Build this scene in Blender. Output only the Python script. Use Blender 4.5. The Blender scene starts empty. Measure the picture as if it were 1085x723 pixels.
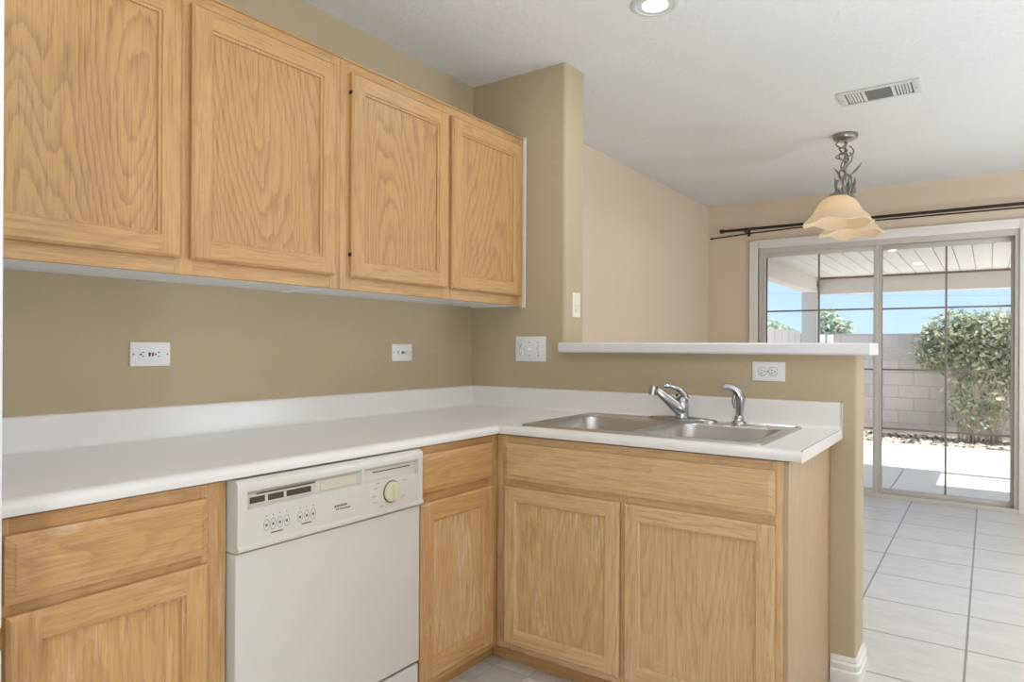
import bpy, bmesh, math, random
from mathutils import Vector, Matrix, noise as mnoise
random.seed(7)
S = bpy.context.scene
COL = S.collection
PI = math.pi

# ------------------------------------------------------------------ camera, world, sun, exposure
F_PX, YAW, CAM, HORIZON, ROLL = 714.9188, 0.6154, (2.13668, -2.67155, 1.20009), 368.066, 0.00494
cam_data = bpy.data.cameras.new('camera')
cam_data.sensor_fit = 'HORIZONTAL'; cam_data.sensor_width = 36
cam_data.lens = F_PX*36/1085
cam_data.shift_y = (HORIZON-361.5)/1085
cam_data.clip_start = 0.02
cam = bpy.data.objects.new('camera', cam_data); COL.objects.link(cam)
cam.matrix_world = (Matrix.Translation(CAM) @ Matrix.Rotation(YAW, 4, 'Z') @
                    Matrix.Rotation(PI/2, 4, 'X') @ Matrix.Rotation(ROLL, 4, 'Z'))
S.camera = cam
S.view_settings.view_transform = 'Standard'; S.view_settings.look = 'None'
S.view_settings.exposure = 0; S.view_settings.gamma = 1
S.view_settings.use_curve_mapping = False

def lin(c):
    return tuple((v/255/12.92 if v/255 <= .04045 else ((v/255+.055)/1.055)**2.4) for v in c)+(1,)

world = bpy.data.worlds.new('sky'); S.world = world; world.use_nodes = True
wn, wl = world.node_tree.nodes, world.node_tree.links
bg = wn['Background']
tc = wn.new('ShaderNodeTexCoord'); sp = wn.new('ShaderNodeSeparateXYZ'); rp = wn.new('ShaderNodeValToRGB')
wl.new(tc.outputs['Generated'], sp.inputs[0]); wl.new(sp.outputs['Z'], rp.inputs[0]); wl.new(rp.outputs[0], bg.inputs[0])
e = rp.color_ramp.elements
e[0].position = 0.0; e[0].color = lin((206, 232, 253))
e[1].position = 0.30; e[1].color = lin((140, 194, 246))
e2 = e.new(.1); e2.color = lin((188, 220, 255))
e3 = e.new(1.0); e3.color = lin((216, 222, 230))
bg.inputs[1].default_value = 1.25

def lamp(name, kind, loc, energy, color=(1, 1, 1), size=.1, rot=(0, 0, 0)):
    d = bpy.data.lights.new(name, kind); d.energy = energy; d.color = color
    if kind == 'AREA': d.shape = 'DISK'; d.size = size
    elif kind == 'SUN': d.angle = size
    else: d.shadow_soft_size = size
    o = bpy.data.objects.new(name, d); COL.objects.link(o); o.location = loc; o.rotation_euler = rot
    return o
sun_dir = Vector((0.45, -0.035, 1.0)).normalized()          # towards the sun
sun = lamp('sun', 'SUN', (3, 8, 9), 8.5, (1, .97, .92), .009)
sun.rotation_euler = sun_dir.to_track_quat('Z', 'Y').to_euler()
WARM = (.95, .97, 1.0)
NEUT = (.87, .96, 1.07)
H = 2.513
for lx, ly in ((2.75, -.25), (1.25, -2.1), (2.75, -2.1)):     # the kitchen's other ceiling cans (out of frame)
    lamp('ceiling_can_light', 'AREA', (lx, ly, H-.012), 2.5, WARM, .14)
lamp('kitchen_fill_light', 'POINT', (2.8, -3.9, 1.15), 70, NEUT, .16)  # added fill from behind the camera, no fixture there
lamp('kitchen_fill_uplight', 'AREA', (3.0, -1.5, .9), 58, NEUT, .4, (PI, 0, 0))  # added upward fill that brightens the kitchen ceiling, no lamp stands here
lamp('dining_fill_uplight', 'AREA', (3.2, 2.3, .5), 11, NEUT, .4, (PI, 0, 0))  # unseen upward fill added for the dining ceiling
lamp('dining_fill_light', 'POINT', (3.5, 1.1, 1.1), 32, NEUT, .16)  # added point fill for the dining side wall and far wall
lamp('dining_side_fill', 'AREA', (4.5, 1.9, 1.3), 40, NEUT, 1.2, (0, PI/2-.6, 0))  # added side fill onto the dining wall; wall_right has no opening

# ------------------------------------------------------------------ materials
def newmat(name, rough=.5, metal=0, spec=None):
    m = bpy.data.materials.new(name); m.use_nodes = True
    b = m.node_tree.nodes['Principled BSDF']
    b.inputs['Roughness'].default_value = rough; b.inputs['Metallic'].default_value = metal
    if spec is not None: b.inputs['Specular IOR Level'].default_value = spec
    return m, m.node_tree.nodes, m.node_tree.links, b

class G:                                                  # tiny node-graph helper
    def __init__(s, n, l): s.n, s.l = n, l
    def put(s, sock, v):
        if hasattr(v, 'is_output'): s.l.new(v, sock)
        else: sock.default_value = v
    def math(s, op, a, b=0.0, c=0.0):
        x = s.n.new('ShaderNodeMath'); x.operation = op
        s.put(x.inputs[0], a); s.put(x.inputs[1], b); s.put(x.inputs[2], c)
        return x.outputs[0]
    def noise(s, vec, scale, detail=2, rough=.5, dist=0):
        x = s.n.new('ShaderNodeTexNoise'); s.l.new(vec, x.inputs['Vector'])
        x.inputs['Scale'].default_value = scale; x.inputs['Detail'].default_value = detail
        x.inputs['Roughness'].default_value = rough; x.inputs['Distortion'].default_value = dist
        return x.outputs['Fac']
    def mix(s, fac, a, b, blend='MIX'):
        x = s.n.new('ShaderNodeMix'); x.data_type = 'RGBA'; x.blend_type = blend
        s.put(x.inputs['Factor'], fac); s.put(x.inputs['A'], a); s.put(x.inputs['B'], b)
        return next(o for o in x.outputs if o.type == 'RGBA')
    def ramp(s, fac, stops):
        x = s.n.new('ShaderNodeValToRGB'); s.l.new(fac, x.inputs[0])
        el = x.color_ramp.elements
        el[0].position, el[0].color = stops[0]; el[1].position, el[1].color = stops[-1]
        for p, c in stops[1:-1]: k = el.new(p); k.color = c
        return x.outputs[0]
    def comb(s, x, y, z):
        c = s.n.new('ShaderNodeCombineXYZ')
        for i, v in enumerate((x, y, z)): s.put(c.inputs[i], v)
        return c.outputs[0]
    def coord(s):
        t = s.n.new('ShaderNodeTexCoord'); return t.outputs['Object']
    def sep(s, v):
        t = s.n.new('ShaderNodeSeparateXYZ'); s.l.new(v, t.inputs[0]); return t.outputs
    def bump(s, b, h, strength, dist=.01):
        t = s.n.new('ShaderNodeBump'); s.l.new(h, t.inputs['Height'])
        t.inputs['Strength'].default_value = strength; t.inputs['Distance'].default_value = dist
        s.l.new(t.outputs[0], b.inputs['Normal'])
BW = lambda v: (v, v, v, 1)

def plain(name, c, rough=.5, metal=0, var=.04, scale=6, bump=0, bscale=80, spec=None, bdist=.004):
    m, n, l, b = newmat(name, rough, metal, spec); g = G(n, l); v = g.coord()
    c1 = lin(c)
    f = g.noise(v, scale, 3)
    col = g.mix(f, tuple(min(1, x*(1-var)) for x in c1[:3])+(1,), tuple(min(1, x*(1+var)) for x in c1[:3])+(1,))
    l.new(col, b.inputs['Base Color'])
    if bump: g.bump(b, g.noise(v, bscale, 3, .6), bump, bdist)
    return m

def wood(name, axis, base, dark, light, rings=9.0, worn=0.0, rough=.42, figure=1.0):
    """oak: contour bands of a noise stretched along the grain axis, fine pores, optional whitish wear"""
    m, n, l, b = newmat(name, rough); g = G(n, l); x, y, z = g.sep(g.coord())
    oi = n.new('ShaderNodeObjectInfo'); rnd = g.math('MULTIPLY', oi.outputs['Random'], 37.0)
    if axis == 'z': t, s, d = g.math('ADD', x, y), z, g.math('SUBTRACT', x, y)
    elif axis == 'y': t, s, d = g.math('ADD', z, x), y, g.math('SUBTRACT', z, x)
    else: t, s, d = g.math('ADD', z, y), x, g.math('SUBTRACT', z, y)
    big = g.comb(g.math('ADD', g.math('MULTIPLY', t, 3.4), rnd), g.math('MULTIPLY', s, 0.62), g.math('ADD', rnd, g.math('MULTIPLY', d, .3)))
    f = g.noise(big, 1.0, 1.5, .4, .25)
    wob = g.noise(g.comb(g.math('MULTIPLY', t, 60), g.math('MULTIPLY', s, 16), rnd), 1.0, 3, .6)
    ph = g.math('ADD', g.math('MULTIPLY', f, rings*2), g.math('MULTIPLY', wob, .8))
    saw = g.math('FRACT', ph)
    band = g.ramp(saw, [(0, BW(.0)), (.5, BW(.1)), (.74, BW(.6)), (.92, BW(1)), (1, BW(0))])
    col = g.mix(g.math('MULTIPLY', band, .62*figure), lin(base), lin(dark))
    tone = g.noise(g.comb(g.math('MULTIPLY', t, 12), g.math('MULTIPLY', s, 1.2), rnd), 1.0, 3)
    col = g.mix(g.math('MULTIPLY', tone, .55), col, lin(light))
    pore = g.noise(g.comb(g.math('MULTIPLY', t, 210), g.math('MULTIPLY', s, 7), rnd), 1.0, 3, .65)
    pm = g.ramp(pore, [(.32, BW(1)), (.50, BW(0))])
    col = g.mix(g.math('MULTIPLY', pm, .42), col, lin(dark))
    hm = g.ramp(pore, [(.52, BW(0)), (.70, BW(1))])
    col = g.mix(g.math('MULTIPLY', hm, .35), col, lin(light))
    if worn:
        wm = g.noise(g.comb(g.math('MULTIPLY', t, 130), g.math('MULTIPLY', s, 9), rnd), 1.0, 4, .7, .6)
        wb = g.noise(g.comb(g.math('MULTIPLY', t, 7), g.math('MULTIPLY', s, 2.4), g.math('ADD', rnd, 5)), 1.0, 3)
        w = g.math('MULTIPLY', g.ramp(wm, [(.50, BW(0)), (.62, BW(1))]), g.ramp(wb, [(.42, BW(0)), (.64, BW(1))]))
        col = g.mix(g.math('MULTIPLY', w, worn), col, lin((222, 205, 180)))
    l.new(col, b.inputs['Base Color'])
    g.bump(b, pore, .06, .002)
    return m
UB, UD, UL = (188, 147, 94), (130, 88, 46), (200, 164, 114)
LB, LD, LL = (190, 146, 92), (152, 104, 56), (208, 168, 116)
M = {}
M['up_z'] = wood('oak_upper_upright', 'z', UB, UD, UL, 9.0, figure=.45)
M['up_y'] = wood('oak_upper_lengthwise', 'y', UB, UD, UL, 9.0, figure=.45)
M['up_panel'] = wood('oak_upper_panel', 'z', (184, 144, 90), (122, 82, 42), (196, 160, 110), 22.0, figure=.95)
M['lo_z'] = wood('oak_base_upright', 'z', LB, LD, LL, 10.0, .35, figure=.55)
M['lo_y'] = wood('oak_base_lengthwise', 'y', LB, LD, LL, 15.0, .3, figure=.8)
M['lo_x'] = wood('oak_base_crosswise', 'x', LB, LD, LL, 11.0, .3, figure=.6)
M['lo_panel'] = wood('oak_base_panel', 'z', (198, 154, 98), (150, 104, 56), (204, 164, 112), 14.0, .3, figure=.65)
SB_, SD_, SL_ = (206, 170, 120), (148, 108, 66), (218, 190, 148)
M['ls_z'] = wood('oak_worn_base_upright', 'z', SB_, SD_, SL_, 10.0, .4, figure=.6)
M['ls_x'] = wood('oak_worn_base_crosswise', 'x', SB_, SD_, SL_, 11.0, .35, figure=.6)
M['ls_y'] = wood('oak_worn_base_lengthwise', 'y', SB_, SD_, SL_, 11.0, .35, figure=.6)
M['ls_panel'] = wood('oak_worn_base_panel', 'z', (204, 168, 118), (150, 110, 66), (216, 188, 146), 13.0, .45, figure=.6)
M['worn_panel'] = wood('oak_heavily_worn_panel', 'z', (200, 160, 108), (146, 104, 60), (212, 180, 134), 12.0, .8, figure=.6)
M['side_panel'] = wood('oak_end_panel', 'z', (182, 154, 118), (160, 130, 92), (192, 166, 132), 6.0, figure=.35)
M['white_lam'] = plain('white_laminate', (226, 223, 220), .28, 0, .01)
M['white_mel'] = plain('white_melamine', (240, 243, 247), .5, 0, .01)
M['appliance'] = plain('white_enamel', (208, 205, 198), .3, 0, .01)
M['fridge'] = plain('fridge_enamel', (240, 241, 243), .4, 0, .01)
M['dw_beige'] = plain('warm_grey_plastic', (205, 199, 183), .45, 0, .02)
M['knob'] = plain('cream_plastic', (214, 206, 178), .35, 0, .02)
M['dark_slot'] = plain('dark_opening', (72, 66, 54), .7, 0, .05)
M['print'] = plain('grey_print', (110, 106, 100), .6, 0, .02)
M['print_light'] = plain('pale_grey_print', (168, 164, 158), .6, 0, .02)
M['wall'] = plain('tan_wall_paint', (180, 165, 136), .75, 0, .03, 1.2, .4, 95)
M['wall_dining'] = plain('light_tan_wall_paint', (217, 200, 177), .75, 0, .03, 1.2, .15, 95)
M['ceil'] = plain('ceiling_texture_paint', (222, 221, 219), .85, 0, .02, 1.5, 1.0, 34, None, .0055)
M['trim'] = plain('white_trim_paint', (226, 222, 216), .45, 0, .015)
M['vinyl'] = plain('white_vinyl_frame', (196, 190, 182), .4, 0, .015)
M['muntin'] = plain('grey_muntin_bar', (134, 126, 118), .5, 0, .03)
M['ledge'] = plain('pale_grey_ledge_laminate', (219, 218, 219), .4, 0, .01)
M['plate'] = plain('white_plate_plastic', (228, 228, 228), .35, 0, .01)
M['ivory'] = plain('ivory_switch_plastic', (226, 218, 200), .4, 0, .01)
M['red'] = plain('dull_red_button', (150, 84, 64), .5)
M['black'] = plain('black_button', (38, 36, 34), .5)
M['bronze'] = plain('dark_bronze_metal', (62, 52, 46), .4, .6, .06)
M['pewter'] = plain('aged_pewter_metal', (150, 146, 141), .32, .85, .15, 40)
M['nickel'] = plain('brushed_nickel', (178, 176, 174), .3, .9, .03)
M['vent'] = plain('white_vent_enamel', (205, 203, 200), .5, 0, .02)
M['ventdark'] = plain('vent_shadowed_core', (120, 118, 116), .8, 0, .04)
M['concrete'] = plain('patio_concrete', (232, 224, 214), .9, 0, .06, 2.5, .2, 60)
M['patio_roof'] = plain('patio_roof_aluminium', (226, 222, 218), .6, 0, .02)
M['stucco'] = plain('painted_patio_wood', (222, 214, 206), .8, 0, .04, 8, .3, 60)
M['rust'] = plain('rusty_flashing', (140, 112, 92), .8, 0, .2, 30)
M['fence'] = plain('grey_side_wall_block', (160, 154, 151), .9, 0, .1, 3, .3, 40)
M['white_post'] = plain('white_vinyl_post', (236, 234, 232), .5)
M['bark'] = plain('pale_twig_bark', (176, 162, 140), .85, 0, .2, 30)
M['wire'] = plain('power_wire', (150, 160, 170), .6)
M['caulk'] = plain('white_caulk', (226, 224, 220), .5)
M['chrome'] = plain('chrome_plate', (176, 178, 182), .2, 1.0, .02)

m, n, l, b = newmat('stainless_steel', .3, .95); g = G(n, l); x, y, z = g.sep(g.coord())
st = g.noise(g.comb(g.math('MULTIPLY', x, 6), g.math('MULTIPLY', y, 260), z), 1, 2)
l.new(g.mix(st, lin((176, 174, 170)), lin((206, 204, 200))), b.inputs['Base Color'])
M['steel'] = m

def tiles(name, px, py, ox, oy, gw, c, grout, var, marble):
    m, n, l, b = newmat(name, .32); g = G(n, l); v = g.coord(); x, y, z = g.sep(v)
    u = g.math('DIVIDE', g.math('SUBTRACT', x, ox), px); w = g.math('DIVIDE', g.math('SUBTRACT', y, oy), py)
    def gm(q, p):
        d = g.math('ABSOLUTE', g.math('SUBTRACT', g.math('FRACT', q), .5))
        return g.math('GREATER_THAN', d, .5-gw/2/p)
    mask = g.math('MAXIMUM', gm(u, px), gm(w, py))
    wn_ = n.new('ShaderNodeTexWhiteNoise'); l.new(g.comb(g.math('FLOOR', u), g.math('FLOOR', w), 0), wn_.inputs['Vector'])
    dark = tuple(k*(1-var) for k in lin(c)[:3])+(1,)
    col = g.mix(wn_.outputs['Value'], lin(c), dark)
    mm = g.noise(g.comb(g.math('MULTIPLY', x, 2), g.math('MULTIPLY', y, 6), wn_.outputs['Value']), 2.5, 5, .65, .6)
    col = g.mix(g.ramp(mm, [(.4, BW(0)), (.75, BW(marble))]), col, lin((176, 168, 160)))
    col = g.mix(mask, col, lin(grout))
    l.new(col, b.inputs['Base Color'])
    g.bump(b, g.math('SUBTRACT', 1, mask), .5, .003)
    return m
M['tile'] = tiles('dining_floor_tile', .4237, .4237, 2.0673, 2.2641, .009, (222, 217, 212), (150, 142, 134), .07, .35)
M['kitchen_tile'] = tiles('kitchen_floor_tile', .15, .15, .02, -.03, .006, (236, 233, 230), (196, 192, 186), .32, .4)

m, n, l, b = newmat('grey_block_wall', .95); g = G(n, l); v = g.coord(); x, y, z = g.sep(v)
br = n.new('ShaderNodeTexBrick'); l.new(g.comb(x, z, 0), br.inputs['Vector'])
for k, val in (('Scale', 1.0), ('Brick Width', .43), ('Row Height', .205), ('Mortar Size', .010), ('Mortar Smooth', .2), ('Bias', 0.0)):
    br.inputs[k].default_value = val
br.inputs['Color1'].default_value = lin((186, 178, 174)); br.inputs['Color2'].default_value = lin((160, 153, 150)); br.inputs['Mortar'].default_value = lin((150, 142, 138))
nz = g.noise(v, 34, 5, .7)
l.new(g.mix(g.math('MULTIPLY', nz, .6), br.outputs['Color'], lin((222, 212, 205)), 'MIX'), b.inputs['Base Color'])
g.bump(b, nz, .6, .01)
M['block'] = m

m, n, l, b = newmat('gravel_stone', .9); g = G(n, l)
gi = n.new('ShaderNodeNewGeometry')
l.new(g.ramp(gi.outputs['Random Per Island'], [(0, lin((60, 50, 44))), (.35, lin((120, 108, 98))), (.5, lin((178, 166, 152))), (1, lin((206, 196, 182)))]), b.inputs['Base Color'])
M['gravel'] = m

def leafmat(name, a, c):
    m, n, l, b = newmat(name, .45); g = G(n, l)
    gi = n.new('ShaderNodeNewGeometry')
    l.new(g.ramp(gi.outputs['Random Per Island'], [(0, lin(a)), (.6, lin(c)), (1, lin(tuple(min(255, k+46) for k in c)))]), b.inputs['Base Color'])
    tr = n.new('ShaderNodeBsdfTranslucent'); tr.inputs[0].default_value = lin(tuple(min(255, k+20) for k in c))
    mx = n.new('ShaderNodeMixShader'); mx.inputs[0].default_value = .35
    l.new(b.outputs[0], mx.inputs[1]); l.new(tr.outputs[0], mx.inputs[2]); l.new(mx.outputs[0], n['Material Output'].inputs[0])
    return m
M['leaf'] = leafmat('shrub_leaf', (112, 122, 92), (178, 182, 156))
M['leaf_far'] = leafmat('far_tree_leaf', (138, 150, 132), (182, 192, 172))

m, n, l, b = newmat('window_glass', 0); 
t_ = n.new('ShaderNodeBsdfTransparent'); t_.inputs[0].default_value = (.97, .98, .98, 1)
gl = n.new('ShaderNodeBsdfGlossy'); gl.inputs['Roughness'].default_value = .02
fr = n.new('ShaderNodeFresnel'); fr.inputs[0].default_value = 1.45
mx = n.new('ShaderNodeMixShader'); l.new(fr.outputs[0], mx.inputs[0]); l.new(t_.outputs[0], mx.inputs[1]); l.new(gl.outputs[0], mx.inputs[2])
l.new(mx.outputs[0], n['Material Output'].inputs[0]); n.remove(b)
M['glass'] = m

m, n, l, b = newmat('alabaster_glass', .35); g = G(n, l); v = g.coord()
nz = g.noise(v, 14, 3, .6, .5)
cc = g.mix(nz, lin((252, 240, 218)), lin((246, 228, 198)))
l.new(cc, b.inputs['Base Color'])
tr = n.new('ShaderNodeBsdfTranslucent'); l.new(cc, tr.inputs[0])
mx = n.new('ShaderNodeMixShader'); mx.inputs[0].default_value = .5
l.new(b.outputs[0], mx.inputs[1]); l.new(tr.outputs[0], mx.inputs[2]); l.new(mx.outputs[0], n['Material Output'].inputs[0])
M['shade'] = m

def glow(name, c, s):
    m, n, l, b = newmat(name, .4)
    b.inputs['Base Color'].default_value = lin(c); b.inputs['Emission Color'].default_value = lin(c); b.inputs['Emission Strength'].default_value = s
    return m
M['bulb'] = glow('lit_bulb', (255, 240, 214), 6)
M['lens'] = glow('lit_lamp_lens', (255, 250, 244), 5)

# ------------------------------------------------------------------ mesh building
class MB:
    def __init__(s): s.bm = bmesh.new()
    def _merge(s, t):
        mp = [s.bm.verts.new(v.co) for v in t.verts]; t.verts.index_update()
        for f in t.faces: s.bm.faces.new([mp[v.index] for v in f.verts])
        t.free()
    def box(s, x0, x1, y0, y1, z0, z1, bev=0, seg=2):
        x0, x1 = sorted((x0, x1)); y0, y1 = sorted((y0, y1)); z0, z1 = sorted((z0, z1))
        t = bmesh.new(); bmesh.ops.create_cube(t, size=1)
        for v in t.verts:
            v.co = Vector(((x0+x1)/2+v.co.x*(x1-x0), (y0+y1)/2+v.co.y*(y1-y0), (z0+z1)/2+v.co.z*(z1-z0)))
        if bev: bmesh.ops.bevel(t, geom=t.edges[:], offset=bev, segments=seg, profile=.6, affect='EDGES')
        s._merge(t); return s
    def loft(s, loops, cap0=True, cap1=True, closed=False):
        L = [[s.bm.verts.new(Vector(p)) for p in lp] for lp in loops]
        k = len(L[0]); rng = range(len(L) if closed else len(L)-1)
        for i in rng:
            a, b_ = L[i], L[(i+1) % len(L)]
            for j in range(k): s.bm.faces.new((a[j], a[(j+1) % k], b_[(j+1) % k], b_[j]))
        if not closed:
            if cap0: s.bm.faces.new(L[0][::-1])
            if cap1: s.bm.faces.new(L[-1])
        return s
    def lathe(s, c, prof, n=32, axis='z', wav=None):
        loops = []
        for r, h in prof:
            lp = []
            for i in range(n):
                a = 2*PI*i/n; rr = max(r, 1e-5)
                q = (rr*math.cos(a), rr*math.sin(a), h)
                if wav: q = wav(rr, a, h)
                if axis == 'x': q = (q[2], q[0], q[1])
                elif axis == 'y': q = (q[0], q[2], q[1])
                lp.append((c[0]+q[0], c[1]+q[1], c[2]+q[2]))
            loops.append(lp)
        return s.loft(loops)
    def tube(s, pts, r, n=10, flat=None):
        P = [Vector(p) for p in pts]; R = r if isinstance(r, (list, tuple)) else [r]*len(P)
        up = None; loops = []
        for i, p in enumerate(P):
            d = (P[min(i+1, len(P)-1)]-P[max(i-1, 0)]).normalized()
            if up is None: up = d.orthogonal().normalized()
            up = (up-d*up.dot(d)); up = up.normalized() if up.length > 1e-6 else d.orthogonal().normalized()
            sd = d.cross(up)
            loops.append([p+(up*math.cos(2*PI*k/n)+sd*math.sin(2*PI*k/n))*R[i] for k in range(n)])
        return s.loft(loops)
    def ball(s, c, r, seg=12, sc=(1, 1, 1)):
        t = bmesh.new(); bmesh.ops.create_uvsphere(t, u_segments=seg, v_segments=max(6, seg//2), radius=r)
        for v in t.verts: v.co = Vector((c[0]+v.co.x*sc[0], c[1]+v.co.y*sc[1], c[2]+v.co.z*sc[2]))
        s._merge(t); return s
    def build(s, name, mat, parent=None, smooth=35, recalc=True, weld=True):
        if weld: bmesh.ops.remove_doubles(s.bm, verts=s.bm.verts[:], dist=1e-6)
        if recalc: bmesh.ops.recalc_face_normals(s.bm, faces=s.bm.faces[:])
        if smooth:
            lim = math.radians(smooth)
            for f in s.bm.faces: f.smooth = True
            for ed in s.bm.edges:
                if len(ed.link_faces) == 2 and ed.calc_face_angle(0) > lim: ed.smooth = False
        if parent is not None: org = ORG[parent.name]
        else:
            cs = [v.co for v in s.bm.verts]
            org = Vector(((min(c.x for c in cs)+max(c.x for c in cs))/2, (min(c.y for c in cs)+max(c.y for c in cs))/2, min(c.z for c in cs)))
        for v in s.bm.verts: v.co -= org
        me = bpy.data.meshes.new(name); s.bm.to_mesh(me); s.bm.free()
        me.materials.append(M[mat])
        o = bpy.data.objects.new(name, me); COL.objects.link(o)
        ORG[o.name] = org
        if parent is not None: o.parent = parent
        else: o.location = org
        return o
ORG = {}
def thing(name, label, cat, loc, group=None):
    o = bpy.data.objects.new(name, None); COL.objects.link(o); o.location = loc; o.empty_display_size = .1
    o['label'] = label; o['category'] = cat
    if group: o['group'] = group
    ORG[o.name] = Vector(loc); return o
def tag(o, label, cat, group=None, kind=None):
    o['label'] = label; o['category'] = cat
    if group: o['group'] = group
    if kind: o['kind'] = kind
    return o
def struct(o, label, cat): return tag(o, label, cat, kind='structure')
def rrect(x0, x1, y0, y1, r, z, n=6):
    out = []
    for cx, cy, a0 in ((x1-r, y1-r, 0), (x0+r, y1-r, PI/2), (x0+r, y0+r, PI), (x1-r, y0+r, 1.5*PI)):
        for i in range(n+1):
            a = a0+PI/2*i/n; out.append((cx+r*math.cos(a), cy+r*math.sin(a), z))
    return out

# ------------------------------------------------------------------ the room
FAR = 3.508; T = .1785; CT = .91; SB = .8786; DC = .654; FC = .629; EX = 1.709; HX = 1.753; SX = .544
RX = 4.6; BY = -4.6
struct(MB().box(-.3, RX, 0.0, FAR+.0, -.1, 0).build('floor', 'tile', None, 0), 'pale square ceramic tiles in the dining area', 'floor')
fl = bpy.data.objects['floor']
for v in fl.data.vertices: v.co += fl.location                      # keep tile coordinates in metres from the kitchen corner
fl.location = (0, 0, 0)
fk = MB().box(-.3, RX, BY, 0, -.1, 0).build('floor', 'kitchen_tile', None, 0)
for v in fk.data.vertices: v.co += fk.location
fk.location = (0, 0, 0)
struct(fk, 'small mottled grey floor squares in the kitchen', 'floor')
struct(MB().box(-.15, RX, BY, FAR+.2, H, H+.12).build('ceiling', 'ceil', None, 0), 'textured white ceiling', 'ceiling')
struct(MB().box(-.15, 0, BY, T, 0, H).build('wall_left', 'wall', None, 0), 'tan kitchen wall behind the upper cabinets', 'wall')
struct(MB().box(-.15, 0, T, FAR+.2, 0, H).build('wall_dining', 'wall_dining', None, 0), 'light tan dining room side wall beyond the bar opening', 'wall')
struct(MB().box(RX, RX+.15, BY, FAR+.2, 0, H).build('wall_right', 'wall_dining', None, 0), 'tan wall on the right of the room', 'wall')
struct(MB().box(-.15, RX, BY-.15, BY, 0, H).build('wall_back', 'wall', None, 0), 'tan wall behind the camera', 'wall')
# stub with bullnose corners, and the low wall under the ledge
def nose(x0, x1, y0, y1, r, z0, z1, name):
    def sec(z):
        out = [(x0, y1, z), (x0, y0, z)]
        for cx, cy, a0 in ((x1-r, y0+r, -PI/2), (x1-r, y1-r, 0)):
            for i in range(6):
                a = a0+PI/2*i/5; out.append((cx+r*math.cos(a), cy+r*math.sin(a), z))
        return out
    return MB().loft([sec(z0), sec(z1)]).build(name, 'wall', None, 35)
struct(nose(0, SX, 0, T, .018, 1.183, H, 'wall_stub'), 'tan wall stub with rounded corners at the end of the cabinets', 'wall')
struct(nose(0, HX, 0, T, .012, 0, 1.183, 'wall_bar'), 'tan half wall under the bar ledge', 'wall')
# far wall around the sliding door opening
DX0, DX1, DZ = .457, 2.318, 2.087
w = MB()
w.box(0, DX0, FAR, FAR+.16, 0, H); w.box(DX0, DX1, FAR, FAR+.16, DZ, H); w.box(DX1, RX, FAR, FAR+.16, 0, H)
struct(w.build('wall_far', 'wall_dining', None, 0), 'tan far wall around the sliding glass door', 'wall')

# baseboards
bb = [(0, 0), (.014, 0), (.016, .02), (.016, .045), (.011, .05), (.013, .056), (.013, .07), (.008, .078), (.010, .084), (.008, .092), (0, .096)]
def base_run(name, pts, lab):
    """pts: plan corners of the wall face, swept with mitred outward offset (outward = right of travel)"""
    P = [Vector((p[0], p[1])) for p in pts]; loops = []
    for i, p in enumerate(P):
        d0 = (p-P[i-1]).normalized() if i else (P[1]-p).normalized()
        d1 = (P[i+1]-p).normalized() if i < len(P)-1 else d0
        n0, n1 = Vector((d0.y, -d0.x)), Vector((d1.y, -d1.x))
        mn = (n0+n1); mn = mn/max(mn.dot(n0), 1e-3)
        loops.append([(p.x+mn.x*d, p.y+mn.y*d, z) for d, z in bb])
    return struct(MB().loft(loops).build(name, 'trim', None, 30), lab, 'baseboard')
base_run('baseboard_bar', [(1.672, 0), (HX-.012, 0), (HX-.004, .004), (HX, .012), (HX, T-.012), (HX-.004, T-.004), (HX-.012, T), (.02, T)], 'white moulded baseboard around the end of the half wall')
base_run('baseboard_left', [(0, FAR), (0, T)][::-1] if False else [(0, T+.016), (0, FAR)], 'white baseboard along the dining side wall')

# door casing
c = MB()
def casing(x0, x1, z0, z1, y0=FAR-.02):
    c.box(x0, x1, y0, FAR+.002, z0, z1, .004)
CW = .074
casing(DX0-CW, DX0, 0, DZ+CW); casing(DX1, DX1+CW, 0, DZ+CW); casing(DX0, DX1, DZ, DZ+CW)
for a, b_ in ((DX0-CW, DX0-CW+.016), (DX1+CW-.016, DX1+CW)): c.box(a, b_, FAR-.027, FAR-.01, 0, DZ+CW, .004)
c.box(DX0-CW, DX1+CW, FAR-.027, FAR-.01, DZ+CW-.016, DZ+CW, .004)
struct(c.build('trim_1', 'trim', None), 'white casing around the sliding glass door', 'trim')

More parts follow.
